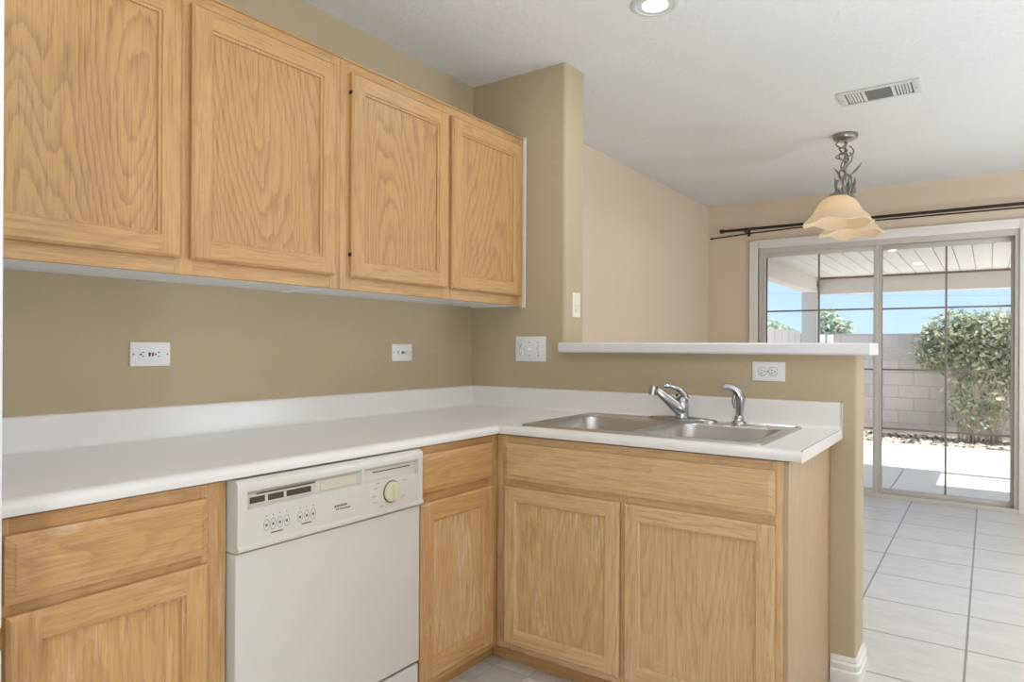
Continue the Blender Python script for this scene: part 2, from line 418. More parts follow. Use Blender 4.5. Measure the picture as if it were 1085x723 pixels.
# sliding door
d = thing('door_1', 'white framed sliding glass patio door with grid of muntins', 'door', (DX0, FAR, 0)); d['kind'] = 'structure'
f = MB()
f.box(DX0, DX0+.03, FAR-.005, FAR+.12, 0, DZ, .003); f.box(DX1-.028, DX1, FAR-.005, FAR+.12, 0, DZ, .003)
f.box(DX0+.03, DX1-.028, FAR-.004, FAR+.12, DZ-.045, DZ); f.box(DX0+.03, DX1-.028, FAR-.02, FAR+.12, 0, .026)
f.box(DX0+.001, DX1-.001, FAR-.026, FAR-.018, 0, .034, .002)
f.build('frame', 'vinyl', d)
def sash(x0, x1, y0, y1, lw, rw, mv, lab, handle=None):
    s_ = MB(); z0, z1 = .026, DZ-.045; bt, tp = .036, .036
    s_.box(x0, x0+lw, y0, y1, z0, z1, .003); s_.box(x1-rw, x1, y0, y1, z0, z1, .003)
    s_.box(x0+lw, x1-rw, y0, y1, z0, z0+bt, .003); s_.box(x0+lw, x1-rw, y0, y1, z1-tp, z1, .003)
    p = s_.build('sash', 'vinyl', d); p['label'] = lab
    ym = (y0+y1)/2
    MB().box(x0+lw-.004, x1-rw+.004, ym-.003, ym+.003, z0+bt-.004, z1-tp+.004).build('glass', 'glass', p, 0)
    MB().box(mv-.0075, mv+.0075, ym-.007, ym+.007, z0+bt, z1-tp, .002).build('muntin', 'muntin', p)
    for zz in (1.528, 1.034, .552):
        MB().box(x0+lw, x1-rw, ym-.0065, ym+.0065, zz-.007, zz+.007, .002).build('muntin', 'muntin', p)
    return p
s1 = sash(DX0+.03, 1.402, FAR+.005, FAR+.045, .036, .036, .951, 'left sliding sash in the inner track')
s2 = sash(1.372, DX1-.028, FAR+.062, FAR+.102, .05, .022, 1.862, 'right fixed sash in the outer track')

# ------------------------------------------------------------------ ledge
lg = MB()
lsec = lambda x: [(x, y, z) for y, z in ((-.044, 1.178), (-.05, 1.184), (-.05, 1.214), (-.044, 1.222), (.158, 1.222), (.164, 1.214), (.164, 1.184), (.158, 1.178))]
def led(x0, x1):
    lg.loft([[(x, y, z) for y, z in ((-.044, 1.178), (-.05, 1.184), (-.05, 1.215), (-.044, 1.2215), (.166+T-T, 1.2215), (.172, 1.215), (.172, 1.184), (.166, 1.178))] for x in (x0, x1)])
led(SX-.004, 1.797)
lo = lg.build('bar_ledge', 'ledge')
tag(lo, 'long pale grey ledge capping the half wall above the sink', 'ledge')
ecap = MB().box(1.7965, 1.8, -.0495, .1715, 1.1785, 1.221, .001).build('end_cap', 'trim', lo); ecap['label'] = 'white end cap of the ledge'

# ------------------------------------------------------------------ cabinet fronts
def mapper(run, face):
    if run == 'A': return lambda a, b, n: (face+n, a, b)           # wall with the upper cabinets: outward +x
    return lambda a, b, n: (a, -face-n, b)                         # sink run: outward -y
def fbox(mb, P, a0, a1, b0, b1, n0, n1, bev=0):
    p, q = P(a0, b0, n0), P(a1, b1, n1)
    mb.box(p[0], q[0], p[1], q[1], p[2], q[2], bev)
def slab(mb, P, a0, a1, b0, b1, t, ins, dep):
    """bevel-edged slab: square back, chamfered border, raised field"""
    k = .003
    loops = [[P(*q) for q in ((a0, b0, 0), (a1, b0, 0), (a1, b1, 0), (a0, b1, 0))]]
    loops.append([P(*q) for q in ((a0, b0, t-dep), (a1, b0, t-dep), (a1, b1, t-dep), (a0, b1, t-dep))])
    loops.append([P(*q) for q in ((a0+ins, b0+ins, t-.002), (a1-ins, b0+ins, t-.002), (a1-ins, b1-ins, t-.002), (a0+ins, b1-ins, t-.002))])
    i2 = ins+k
    loops.append([P(*q) for q in ((a0+i2, b0+i2, t), (a1-i2, b0+i2, t), (a1-i2, b1-i2, t), (a0+i2, b1-i2, t))])
    mb.loft(loops)
def cab_door(root, run, face, a0, a1, b0, b1, mv, mh, mp, t=.02, fw=.056, hinge=None, lab=None):
    P = mapper(run, face)
    dr = MB(); fbox(dr, P, a0+fw-.006, a1-fw+.006, b0+fw-.006, b1-fw+.006, .002, t-.0128)
    door = dr.build('door', mp, root, 0)
    if lab: door['label'] = lab
    def member(name, mat, q0, q1, r0, r1, sides):
        # outer edge chamfered, inner edge stepped down with a bead
        mb = MB(); ch = .007
        A0 = q0+(ch if 'l' in sides else 0); A1 = q1-(ch if 'r' in sides else 0)
        B0 = r0+(ch if 'b' in sides else 0); B1 = r1-(ch if 't' in sides else 0)
        mb.loft([[P(*q) for q in ((q0, r0, 0), (q1, r0, 0), (q1, r1, 0), (q0, r1, 0))],
                 [P(*q) for q in ((q0, r0, t-.006), (q1, r0, t-.006), (q1, r1, t-.006), (q0, r1, t-.006))],
                 [P(*q) for q in ((A0, B0, t), (A1, B0, t), (A1, B1, t), (A0, B1, t))]])
        return mb.build(name, mat, door, 20)
    member('stile', mv, a0, a0+fw, b0, b1, 'ltb'); member('stile', mv, a1-fw, a1, b0, b1, 'rtb')
    member('rail', mh, a0+fw, a1-fw, b0, b0+fw, 'b'); member('rail', mh, a0+fw, a1-fw, b1-fw, b1, 't')
    bd = MB(); k = .009                                              # bead around the panel
    o_ = [(a0+fw, b0+fw), (a1-fw, b0+fw), (a1-fw, b1-fw), (a0+fw, b1-fw)]
    i_ = [(a0+fw+k, b0+fw+k), (a1-fw-k, b0+fw+k), (a1-fw-k, b1-fw-k), (a0+fw+k, b1-fw-k)]
    bd.loft([[P(a, b, t-.0095) for a, b in o_], [P(a, b, t-.001) for a, b in o_], [P(a, b, t-.0045) for a, b in [(p[0]*.75+q[0]*.25, p[1]*.75+q[1]*.25) for p, q in zip(o_, i_)]], [P(a, b, t-.0065) for a, b in [(p[0]*.15+q[0]*.85, p[1]*.15+q[1]*.85) for p, q in zip(o_, i_)]], [P(a, b, t-.0135) for a, b in i_]], False, False)
    bd.build('bead', mv, door, 20)
    if hinge:
        for hb in hinge:
            hm = MB(); fbox(hm, P, a0-.004, a0+.001, hb-.006, hb+.006, .004, .016, .001)
            hm.build('hinge', 'black', door)
    return door

# ------------------------------------------------------------------ upper cabinets
UZ0, UZ1, UX = 1.398, 2.192, .311
def upper(y0, y1, doors, label, scribe=False, hinged=()):
    r = thing('upper_cabinet', label, 'cabinet', (UX/2, (y0+y1)/2, UZ0), 'upper cabinets along the left wall')
    b_ = MB(); b_.box(.0, UX-.018, y0+.0005, y1-.0005, UZ0+.03, UZ1-.004); b_.build('body', 'up_y', r, 0)
    u = MB()
    u.box(.0, UX-.018, y0+.0005, y1-.0005, UZ0+.004, UZ0+.03)
    u.box(.0, UX-.018, y0+.0005, y0+.014, UZ0, UZ0+.03); u.box(.0, UX-.018, y1-.014, y1-.0005, UZ0, UZ0+.03)
    u.build('underside', 'white_mel', r, 0)['label'] = 'white underside'
    P = mapper('A', UX)
    ds = sorted(doors)
    edges = [y0+.0005, ds[0][0]+.012]; 
    def st(a0, a1):
        q = MB(); fbox(q, P, a0, a1, UZ0, UZ1, -.019, 0, .0008); q.build('stile', 'up_z', r)
    st(y0+.0005, ds[0][0]+.012); st(ds[0][1]-.012, ds[1][0]+.012); st(ds[1][1]-.012, y1-.0005)
    for z0, z1 in ((UZ0, UZ0+.052), (UZ1-.055, UZ1)):
        for a0, a1 in ((ds[0][0]+.012, ds[0][1]-.012), (ds[1][0]+.012, ds[1][1]-.012)):
            q = MB(); fbox(q, P, a0, a1, z0, z1, -.019, -.0004, .0006); q.build('rail', 'up_y', r)
    q = MB(); q.box(UX-.02, UX+.006, y0+.0005, y1-.0005, UZ1, UZ1+.006, .002); q.build('top_trim', 'up_y', r)
    for i, (a0, a1) in enumerate(ds):
        cab_door(r, 'A', UX, a0, a1, 1.441, 2.155, 'up_z', 'up_y', 'up_panel', hinge=(1.52, 2.085) if i in hinged else None)
    if scribe:
        q = MB(); q.box(UX-.012, UX+.015, -.006, 0, UZ0-.008, UZ1+.01, .001); q.build('scribe_strip', 'caulk', r)['label'] = 'white caulked strip against the wall'
    return r
upper(-2.235, -1.12, [(-2.195, -1.684), (-1.656, -1.149)], 'wide oak upper cabinet on the left nearer the refrigerator with two tall doors')
upper(-1.12, 0, [(-1.08, -.568), (-.543, -.036)], 'oak upper cabinet with two doors that ends at the wall stub', True, (0,))

# ------------------------------------------------------------------ base cabinets
BZ0, BZ1 = .08, .872
def toe(r, run, a0, a1):
    P = mapper(run, FC-.07); q = MB(); fbox(q, P, a0, a1, 0, BZ0+.01, -.015, 0); q.build('toe_kick', 'lo_y' if run == 'A' else 'lo_x', r, 0)
def base_frame(r, run, a0, a1, stiles, rails, mh):
    P = mapper(run, FC)
    for s0, s1 in stiles:
        q = MB(); fbox(q, P, s0, s1, BZ0, BZ1, -.019, 0, .0008); q.build('stile', 'ls_z' if run == 'B' else 'lo_z', r)
    for ra0, ra1, z0, z1 in rails:
        q = MB(); fbox(q, P, ra0, ra1, z0, z1, -.019, -.0005, .0006); q.build('rail', mh, r)
def front(r, run, a0, a1, b0, b1, mat, name='drawer', lab=None):
    P = mapper(run, FC); q = MB(); slab(q, P, a0, a1, b0, b1, .02, .014, .006)
    o = q.build(name, mat, r, 12)
    if lab: o['label'] = lab
    return o
# left: drawer over door
r = thing('base_cabinet', 'oak base cabinet left of the dishwasher, drawer over one door', 'cabinet', (FC/2, -1.985, 0), 'oak base cabinets')
q = MB(); q.box(.01, FC-.019, -2.235, -1.7365, BZ0, BZ1); q.build('body', 'lo_y', r, 0)
toe(r, 'A', -2.235, -1.7365)
base_frame(r, 'A', 0, 0, [(-2.235, -2.178), (-1.80, -1.7365)], [(-2.178, -1.80, .83, BZ1), (-2.178, -1.80, .68, .735), (-2.178, -1.80, BZ0, .12)], 'lo_y')
front(r, 'A', -2.19, -1.79, .712, .842, 'lo_y')
cab_door(r, 'A', FC, -2.188, -1.788, .105, .689, 'lo_z', 'lo_y', 'lo_panel')
# corner: drawer over worn door
r = thing('base_cabinet', 'narrow oak corner base cabinet between dishwasher and sink cabinet, worn door', 'cabinet', (FC/2, -.85, 0), 'oak base cabinets')
q = MB(); q.box(.01, FC-.019, -1.083, -.64, BZ0, BZ1); q.build('body', 'lo_y', r, 0)
toe(r, 'A', -1.083, -FC+.07)
base_frame(r, 'A', 0, 0, [(-1.083, -1.052), (-.685, -.6295)], [(-1.052, -.685, .838, BZ1), (-1.052, -.685, .68, .735), (-1.052, -.685, BZ0, .12)], 'lo_y')
front(r, 'A', -1.064, -.674, .722, .850, 'lo_y')
cab_door(r, 'A', FC, -1.066, -.672, .105, .690, 'lo_z', 'lo_y', 'worn_panel', fw=.06, lab='door with worn whitish finish')
# sink cabinet
r = thing('base_cabinet', 'oak sink base cabinet with two worn doors under a long false drawer front', 'cabinet', (1.15, -FC/2, 0), 'oak base cabinets')
q = MB(); q.box(FC+.001, 1.655, -FC+.019, -.006, BZ0, .70); q.build('body', 'ls_x', r, 0)
toe(r, 'B', FC-.068, 1.655)
base_frame(r, 'B', 0, 0, [(FC+.0005, .682), (1.128, 1.17), (1.612, 1.6548)], [(.682, 1.612, .832, BZ1), (.682, 1.612, .675, .726), (.682, 1.612, BZ0, .12)], 'ls_x')
front(r, 'B', .669, 1.634, .714, .846, 'ls_x', 'false_drawer')
cab_door(r, 'B', FC, .67, 1.141, .105, .687, 'ls_z', 'ls_x', 'worn_panel', fw=.05)
cab_door(r, 'B', FC, 1.157, 1.634, .105, .687, 'ls_z', 'ls_x', 'ls_panel', fw=.05)
q = MB(); q.box(1.655, 1.669, -FC+.0, -.004, 0, BZ1, .001); q.build('end_panel', 'side_panel', r)['label'] = 'paler smooth end panel facing the dining area'

# ------------------------------------------------------------------ countertop
ct = thing('countertop', 'white laminate L-shaped countertop with coved backsplash running into the corner', 'countertop', (.6, -.6, SB-.004))
prof = [(.0, SB), (.0, CT)]                                           # (distance from wall, height) from back to nose
nose_p = [(DC-.024, CT), (DC-.014, CT-.0015), (DC-.006, CT-.006), (DC-.001, CT-.013), (DC, CT-.019), (DC-.001, SB+.002), (DC-.003, SB), (DC-.03, SB)]
P0 = [(.0, SB), (.0, CT)]+nose_p
YL = -2.236
MB().loft([[(dd, YL, z) for dd, z in P0], [(dd, -dd if dd else 0, z) for dd, z in P0]]).build('worktop', 'white_lam', ct, 30)
SK = (.72, 1.588, -.617, -.062)                                       # sink outline
w = MB(); hx0, hx1, hy0, hy1 = SK[0]+.02, SK[1]-.02, SK[2]+.018, SK[3]-.02
# front strip with rolled nose, mitred into the corner
fs = [(-hy0, SB), (-hy0, CT)]+nose_p
w.loft([[(dd, -dd, z) for dd, z in fs], [(EX-.003, -dd, z) for dd, z in fs]])
w.loft([[(0.0, 0.0, SB), (-hy0, hy0, SB), (-hy0, hy0, CT), (0, 0, CT)], [(hx0, 0, SB), (hx0, hy0, SB), (hx0, hy0, CT), (hx0, 0, CT)]])
w.box(hx0, hx1, hy1, 0, SB, CT); w.box(hx1, EX-.003, hy0, 0, SB, CT)
w.build('worktop', 'white_lam', ct, 30)
BS = 1.007
bsp = [(0, CT-.002), (.034, CT-.002), (.028, CT+.0015), (.0225, CT+.007), (.02, CT+.015), (.02, BS-.006), (.017, BS-.0015), (.012, BS), (0, BS)]
MB().loft([[(dd, YL, z) for dd, z in bsp], [(dd, -dd, z) for dd, z in bsp]]).build('backsplash', 'white_lam', ct, 30)
MB().loft([[(dd, -dd, z) for dd, z in bsp], [(EX-.003, -dd, z) for dd, z in bsp]]).build('backsplash', 'white_lam', ct, 30)
ep = [(.0, SB-.002), (DC-.004, SB-.002), (DC, SB+.004), (DC, CT-.017), (DC-.008, CT-.004), (DC-.022, CT+.0006), (.022, CT+.0006), (.0215, BS-.003), (.013, BS+.0008), (0, BS+.0008)]
MB().loft([[(EX-.003, -dd, z) for dd, z in ep], [(EX, -dd, z) for dd, z in ep]]).build('end_cap', 'white_lam', ct, 0)
seam = MB(); seam.box(EX-.0042, EX-.0028, -.022, -.001, CT+.01, BS+.0012); seam.box(EX-.0042, EX-.0028, -DC+.012, -.02, CT-.003, CT+.0009)
seam.build('seam_line', 'print', ct, 0)
mt = MB(); mt.tube([(DC-.02, -DC+.02, CT-.0005), (DC-.008, -DC+.008, CT-.0055), (DC-.001, -DC+.001, CT-.014), (DC, -DC, SB+.004)], .0012, 6)
mt.build('mitre_seam', 'print_light', ct)

# ------------------------------------------------------------------ sink
sk = thing('sink', 'stainless steel double bowl drop-in sink in the white counter', 'sink', ((SK[0]+SK[1])/2, (SK[2]+SK[3])/2, CT-.19))
bowls = ((SK[0]+.04, 1.135, SK[2]+.045, -.17), (1.178, SK[1]-.04, SK[2]+.045, -.17))
bm = bmesh.new(); ZR = CT+.004
def ring(pts):
    vs = [bm.verts.new(p) for p in pts]; return vs, [bm.edges.new((vs[i], vs[(i+1) % len(vs)])) for i in range(len(vs))]
inset = .012
_, e0 = ring(rrect(SK[0]+inset, SK[1]-inset, SK[2]+inset, SK[3]-inset, .02, ZR))
ee = e0[:]
for x0, x1, y0, y1 in bowls: ee += ring(rrect(x0, x1, y0, y1, .055, ZR))[1]
bmesh.ops.triangle_fill(bm, edges=ee, use_beauty=True, use_dissolve=False)
dk = MB(); dk.bm.free(); dk.bm = bm
r1 = lambda i, z: rrect(SK[0]+i, SK[1]-i, SK[2]+i, SK[3]-i, .02, z)
dk.loft([r1(inset, ZR), r1(.009, ZR+.0035), r1(.005, ZR+.0035), r1(0, CT+.001), r1(.0, CT-.0005), r1(.003, CT-.0005)], False, False)
dk.build('deck', 'steel', sk, 30)
for x0, x1, y0, y1 in bowls:
    bw = MB(); loops = []
    for i, z, rr in ((0, ZR, .055), (.003, ZR-.002, .056), (.006, ZR-.008, .056), (.008, ZR-.12, .05), (.012, ZR-.15, .05), (.022, ZR-.168, .045), (.04, ZR-.176, .035)):
        loops.append(rrect(x0+i, x1-i, y0+i, y1-i, rr, z))
    bw.loft(loops, False, True)
    bo = bw.build('bowl', 'steel', sk, 50, recalc=True)
    cx, cy = (x0+x1)/2, (y0+y1)/2
    dn = MB(); dn.lathe((cx, cy, ZR-.176), [(.001, .0015), (.03, .0015), (.042, .004), (.046, .001)], 28); dn.build('drain', 'chrome', bo)

# faucet (low arc, single lever) turned towards the left bowl
FX, FY, FZ = 1.15, -.112, ZR
fc = thing('faucet', 'chrome single-lever kitchen faucet with its spout angled up to the left', 'faucet', (FX, FY, FZ))
pl = MB(); loops = []
for sc, z in ((1, 0), (1, .006), (.93, .011), (.55, .016), (.2, .018)):
    loops.append([(FX+.142*sc*math.cos(a)*(abs(math.cos(a))**.05), FY+.032*(sc*.8+.2 if sc > .5 else sc)*math.sin(a), FZ+z) for a in [2*PI*i/40 for i in range(40)]])
pl.loft(loops); pl.build('base_plate', 'chrome', fc, 40)
bd = MB(); bd.lathe((FX, FY, FZ+.012), [(.027, 0), (.026, .01), (.0245, .05), (.0245, .062), (.022, .074), (.014, .084), (.001, .088)], 28); bd.build('body', 'chrome', fc, 40)
def obar(mb, p0, p1, secs):
    """rounded rectangular bar p0->p1, secs: (t, half width, half height)"""
    p0, p1 = Vector(p0), Vector(p1); d_ = (p1-p0).normalized(); s_ = d_.cross(Vector((0, 0, 1))).normalized(); u_ = s_.cross(d_)
    loops = []
    for t, hw, hh in secs:
        c_ = p0+(p1-p0)*t
        loops.append([c_+s_*hw*math.copysign(abs(math.cos(a))**.6, math.cos(a))+u_*hh*math.copysign(abs(math.sin(a))**.6, math.sin(a)) for a in [2*PI*k/20 for k in range(20)]])
    mb.loft(loops)
sp = MB(); tip = (FX-.085, FY-.055, FZ+.122)
obar(sp, (FX+.012, FY+.004, FZ+.026), tip, ((0, .018, .014), (.1, .024, .024), (.35, .023, .023), (.7, .020, .0185), (.94, .018, .0155), (1, .015, .012)))
spo = sp.build('spout', 'chrome', fc, 45)
az = MB(); az.tube([(tip[0]-.008, tip[1]-.005, tip[2]+.014), (tip[0]-.014, tip[1]-.009, tip[2]-.022)], .0145, 16); az.build('aerator', 'nickel', spo)
lv = MB()
lv.tube([(FX+.016, FY+.004, FZ+.085), (FX+.008, FY, FZ+.105), (FX-.012, FY-.012, FZ+.125), (FX-.04, FY-.03, FZ+.137), (FX-.058, FY-.04, FZ+.136)], [.012, .013, .011, .010, .007], 12)
lv.build('lever', 'chrome', fc, 50)
ind = MB(); ind.ball((FX-.012, FY-.026, FZ+.101), .006, 10); ind.build('indicator_dot', 'black', fc)

# side sprayer
PX, PY = 1.372, -.112
sy = thing('sink_sprayer', 'chrome pull-out side sprayer standing on the sink deck right of the faucet', 'sprayer', (PX, PY, ZR))
q = MB(); q.lathe((PX, PY, ZR), [(.028, 0), (.028, .005), (.023, .012), (.017, .018), (.0165, .03), (.014, .034)], 24); q.build('holder', 'chrome', sy, 40)
q = MB(); q.tube([(PX, PY, ZR+.03), (PX+.004, PY, ZR+.07), (PX+.006, PY, ZR+.098), (PX-.004, PY-.003, ZR+.122), (PX-.024, PY-.010, ZR+.137), (PX-.044, PY-.018, ZR+.139), (PX-.054, PY-.022, ZR+.135)], [.012, .0145, .017, .018, .016, .0145, .012], 16); q.build('spray_head', 'chrome', sy, 50)
q = MB(); q.tube([(PX-.012, PY-.010, ZR+.115), (PX-.018, PY-.012, ZR+.09), (PX-.014, PY-.010, ZR+.062)], [.006, .007, .004], 10); q.build('trigger', 'nickel', sy, 50)

# ------------------------------------------------------------------ dishwasher
dw = thing('dishwasher', 'white built-in dishwasher under the counter between the oak base cabinets', 'dishwasher', (.33, -1.41, 0))
D0, D1 = -1.732, -1.0865
q = MB(); q.box(.05, .62, D0, D1, .03, .868); q.build('tub', 'appliance', dw, 0)
def pprism(prof_, y0, y1, mb): mb.loft([[(n_, y0, z) for n_, z in prof_], [(n_, y1, z) for n_, z in prof_]])
full = [(.62, .700), (.666, .700), (.675, .704), (.676, .711), (.671, .716), (.671, .84), (.672, .860), (.669, .869), (.660, .8745), (.62, .8745)]
rec = [(.62, .700), (.666, .700), (.675, .704), (.676, .711), (.669, .716), (.669, .798), (.669, .801), (.655, .806), (.655, .836), (.671, .846), (.672, .860), (.669, .869), (.660, .8745), (.62, .8745)]
q = MB(); pprism(full, D0, D0+.026, q); pprism(rec, D0+.026, D1-.020, q); pprism(full, D1-.020, D1, q)
cp = q.build('control_panel', 'appliance', dw, 30, weld=False)
for ya, yb in ((D0+.03, -1.49), (-1.475, -1.345)): MB().box(.6545, .657, ya, yb, .8065, .8355).build('recess_plate', 'dw_beige', cp, 0)
q = MB(); q.box(.6565, .659, -1.690, -1.508, .812, .827); v_ = q.build('vent_slot', 'dark_slot', cp, 0)
for yy in (-1.645, -1.59): MB().box(.6585, .660, yy-.004, yy+.004, .812, .827).build('vent_bar', 'dw_beige', v_, 0)
MB().box(.6565, .6585, -1.672, -1.495, .8325, .8355).build('slot_line', 'dark_slot', cp, 0)
MB().box(.6545, .6565, -1.285, -1.13, .827, .8295).build('slot_line', 'dark_slot', cp, 0)
q = MB(); q.loft([[(.655, -1.345, .806), (.669, -1.338, .802), (.671, -1.338, .845), (.655, -1.345, .836)], [(.655, -1.325, .806), (.669, -1.33, .802), (.671, -1.33, .845), (.655, -1.325, .836)]]); q.build('latch_post', 'appliance', cp, 0)
def ellring(mb, y, z, ry, rz, w_, x=.6692):
    for_ = [2*PI*i/28 for i in range(28)]
    mb.loft([[(x, y+(ry+s*w_)*math.cos(a), z+(rz+s*w_)*math.sin(a)) for a in for_] for s in (0, 1)], False, False)
for i, yy in enumerate((-1.651, -1.632, -1.612, -1.592, -1.551, -1.530, -1.509)):
    q = MB(); ellring(q, yy, .754, .0072, .0135, .0012)
    bt = q.build('button', 'print', cp, 0, recalc=False)
    q = MB(); q.box(.669, .6697, yy-.003, yy+.003, .7505, .757); q.box(.669, .6697, yy-.001, yy+.001, .7755, .7785); q.build('button_mark', 'print', bt, 0)
for ya, yb, za in ((-1.638, -1.603, .7305), (-1.546, -1.514, .7325)): MB().box(.669, .6696, ya, yb, za, za+.0035).build('printed_caption', 'print', cp, 0)
q = MB()
yy = -1.437
for wd in (.006, .004, .0035, .004, .0045, .004, .0045, .005, .004): q.box(.669, .6696, yy, yy+wd-.0008, .756, .762); yy += wd+.0006
yy = -1.432
for wd in (.005, .005): q.box(.669, .6696, yy, yy+wd-.001, .748, .753); yy += wd+.001
for k in range(7): q.box(.669, .6696, -1.418+k*.0055, -1.418+k*.0055+.0042, .7475, .7515)
q.build('logo', 'print', cp, 0)
kb = MB(); kb.lathe((.669, -1.221, .764), [(.0335, 0), (.0335, .003)], 40, 'x'); kr = kb.build('dial_ring', 'print', cp, 40)
kb = MB(); kb.lathe((.6715, -1.221, .764), [(.0305, 0), (.030, .006), (.028, .009), (.024, .0095)], 40, 'x')
kn = kb.build('dial', 'knob', cp, 40)
kb = MB(); kb.box(.678, .693, -1.2255, -1.2165, .741, .787, .003); kb.build('dial_grip', 'knob', kn)
for ay, az_ in ((-1.286, .783), (-1.275, .797), (-1.292, .760), (-1.288, .742), (-1.262, .727), (-1.17, .742), (-1.165, .79)): MB().box(.669, .6696, ay-.008, ay+.008, az_-.0016, az_+.0016).build('dial_caption', 'print_light', cp, 0)
q = MB(); q.box(.62, .664, D0, D1-.004, .205, .697, .004, 3); q.build('door_panel', 'appliance', dw)
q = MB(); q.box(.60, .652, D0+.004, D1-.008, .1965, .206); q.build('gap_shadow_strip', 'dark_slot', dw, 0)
q = MB(); q.box(.59, .662, D0, D1-.006, .045, .196, .004, 3); q.build('access_panel', 'appliance', dw)
q = MB(); q.box(.50, .60, D0+.01, D1-.01, 0, .06); q.build('kick_panel', 'dark_slot', dw, 0)

# ------------------------------------------------------------------ refrigerator at the left edge
fr_ = thing('refrigerator', 'white bottom-freezer refrigerator at the left edge of the kitchen', 'refrigerator', (.42, -2.62, 0))
FY1 = -2.2425; FXF = .80
q = MB(); q.box(.03, .735, -3.05, FY1-.004, .03, 1.80, .006); q.build('body', 'fridge', fr_)
def fdoor(z0, z1, nm):
    q = MB(); q.loft([rrect(.742, FXF, -3.05, FY1, .014, z) if 0 else [(x, y, zz) for (x, y, zz) in rrect(.742, FXF, -3.05, FY1, .006, z)] for z in (z0, z1)])
    return q
for z0, z1, nm in ((.722, 1.80, 'door'), (.08, .696, 'freezer_drawer')):
    q = MB(); q.box(.74, FXF, -3.05, FY1, z0, z1, .012, 4); pd = q.build(nm, 'fridge', fr_)
    q = MB()
    hy = FY1-.72
    if nm == 'door': q.tube([(.80, hy, .80), (.845, hy, .84), (.85, hy, 1.2), (.845, hy, 1.5), (.80, hy, 1.54)], .012, 12)
    else: q.tube([(.80, -2.95, .63), (.845, -2.93, .63), (.85, -2.65, .63), (.845, -2.36, .63), (.80, -2.34, .63)], .012, 12)
    q.build('handle', 'appliance', pd)
q = MB()
for yy in (-2.98, -2.32):
    for xx in (.1, .66): MB().lathe((xx, yy, 0), [(.02, 0), (.02, .032)], 14).build('foot', 'black', fr_)

# ------------------------------------------------------------------ outlets and switches
def gfci(yc, zc, label):
    r = thing('electrical_outlet', label, 'outlet', (0, yc, zc-.038), 'outlets on the wall below the upper cabinets')
    hw, hh = .0615, .0375
    MB().box(-.001, .006, yc-hw, yc+hw, zc-hh, zc+hh, .003).build('wall_plate', 'plate', r)
    MB().box(.005, .0078, yc-.036, yc+.036, zc-.0185, zc+.0185, .0015).build('face', 'plate', r)
    for s in (-1, 1):
        for zz in (.0061, -.0061): MB().box(.0075, .0082, yc+s*.024-.004, yc+s*.024+.004, zc+zz-.0011, zc+zz+.0011).build('slot', 'black', r, 0)
    for yy in (-.031, .0145): MB().lathe((.0075, yc+yy, zc), [(.003, 0), (.003, .0008)], 10, 'x').build('ground_hole', 'black', r, 0)
    MB().box(.0078, .0098, yc-.0075, yc-.0015, zc-.006, zc+.006, .0005).build('test_button', 'black', r)
    MB().box(.0078, .0098, yc+.0025, yc+.0085, zc-.006, zc+.006, .0005).build('reset_button', 'red', r)
    for s in (-1, 1): MB().lathe((.0055, yc+s*.052, zc), [(.003, 0), (.0025, .0012)], 10, 'x').build('screw', 'print', r)
gfci(-1.6055, 1.1725, 'white horizontal outlet with black and red buttons, nearer the refrigerator')
gfci(-.5015, 1.174, 'white horizontal outlet with test buttons, close to the wall corner')
def duplex_y(xc, zc, label):
    r = thing('electrical_outlet', label, 'outlet', (xc, 0, zc-.036))
    MB().box(xc-.0605, xc+.0605, -.006, .001, zc-.0365, zc+.0365, .003).build('wall_plate', 'plate', r)
    for s in (-1, 1):
        c_ = xc+s*.0195-.003
        q = MB(); lp = lambda k, y: [(c_+min(max(.0165*k*math.cos(a), -.014*k), .014*k), y, zc+.0165*k*math.sin(a)) for a in [2*PI*i/32 for i in range(32)]]
        q.loft([lp(1, -.005), lp(1, -.0078), lp(.93, -.0085)]); rc = q.build('receptacle', 'plate', r, 40)
        q = MB(); q.loft([lp(1.09, -.0061), lp(1.0, -.0063)], False, False); q.build('outline', 'print', rc, 0, recalc=False)
        for zz in (.0055, -.0055): MB().box(c_-.007, c_+.002, -.009, -.0083, zc+zz-.001, zc+zz+.001).build('slot', 'black', rc, 0)
        MB().lathe((c_+.008, -.0083, zc), [(.0026, 0), (.0026, -.0007)], 10, 'y').build('ground_hole', 'black', rc, 0)
    q = MB(); q.lathe((xc-.003, -.0058, zc), [(.0028, 0), (.0022, -.001)], 10, 'y'); q.build('screw', 'print', r)
duplex_y(1.450, 1.112, 'white horizontal double outlet on the half wall right of the faucet')
# three-gang plate: outlet plus two toggles
xc, zc = .358, 1.192
r = thing('switch_plate', 'square white three-gang plate with one outlet and two switches beside the corner', 'switch', (xc, 0, zc-.06))
MB().box(xc-.085, xc+.085, -.006, .001, zc-.059, zc+.059, .003).build('wall_plate', 'plate', r)
for s in (-1, 1):
    q = MB(); zz = zc+s*.0195; cx = xc-.054
    q.loft([[(cx+.015*math.cos(a)*k, y, zz+min(max(.015*k*math.sin(a), -.012*k), .012*k)) for a in [2*PI*i/24 for i in range(24)]] for k, y in ((1, -.005), (1, -.0075), (.93, -.0082))])
    rc = q.build('receptacle', 'plate', r, 40)
    
    for xo in (-.007, .007): MB().box(cx+xo-.0015, cx+xo+.0015, -.0088, -.008, zz-.001, zz+.008).build('slot', 'print', rc, 0)
    MB().lathe((cx, -.008, zz-.008), [(.0028, 0), (.0028, -.0007)], 10, 'y').build('ground_hole', 'print', rc, 0)
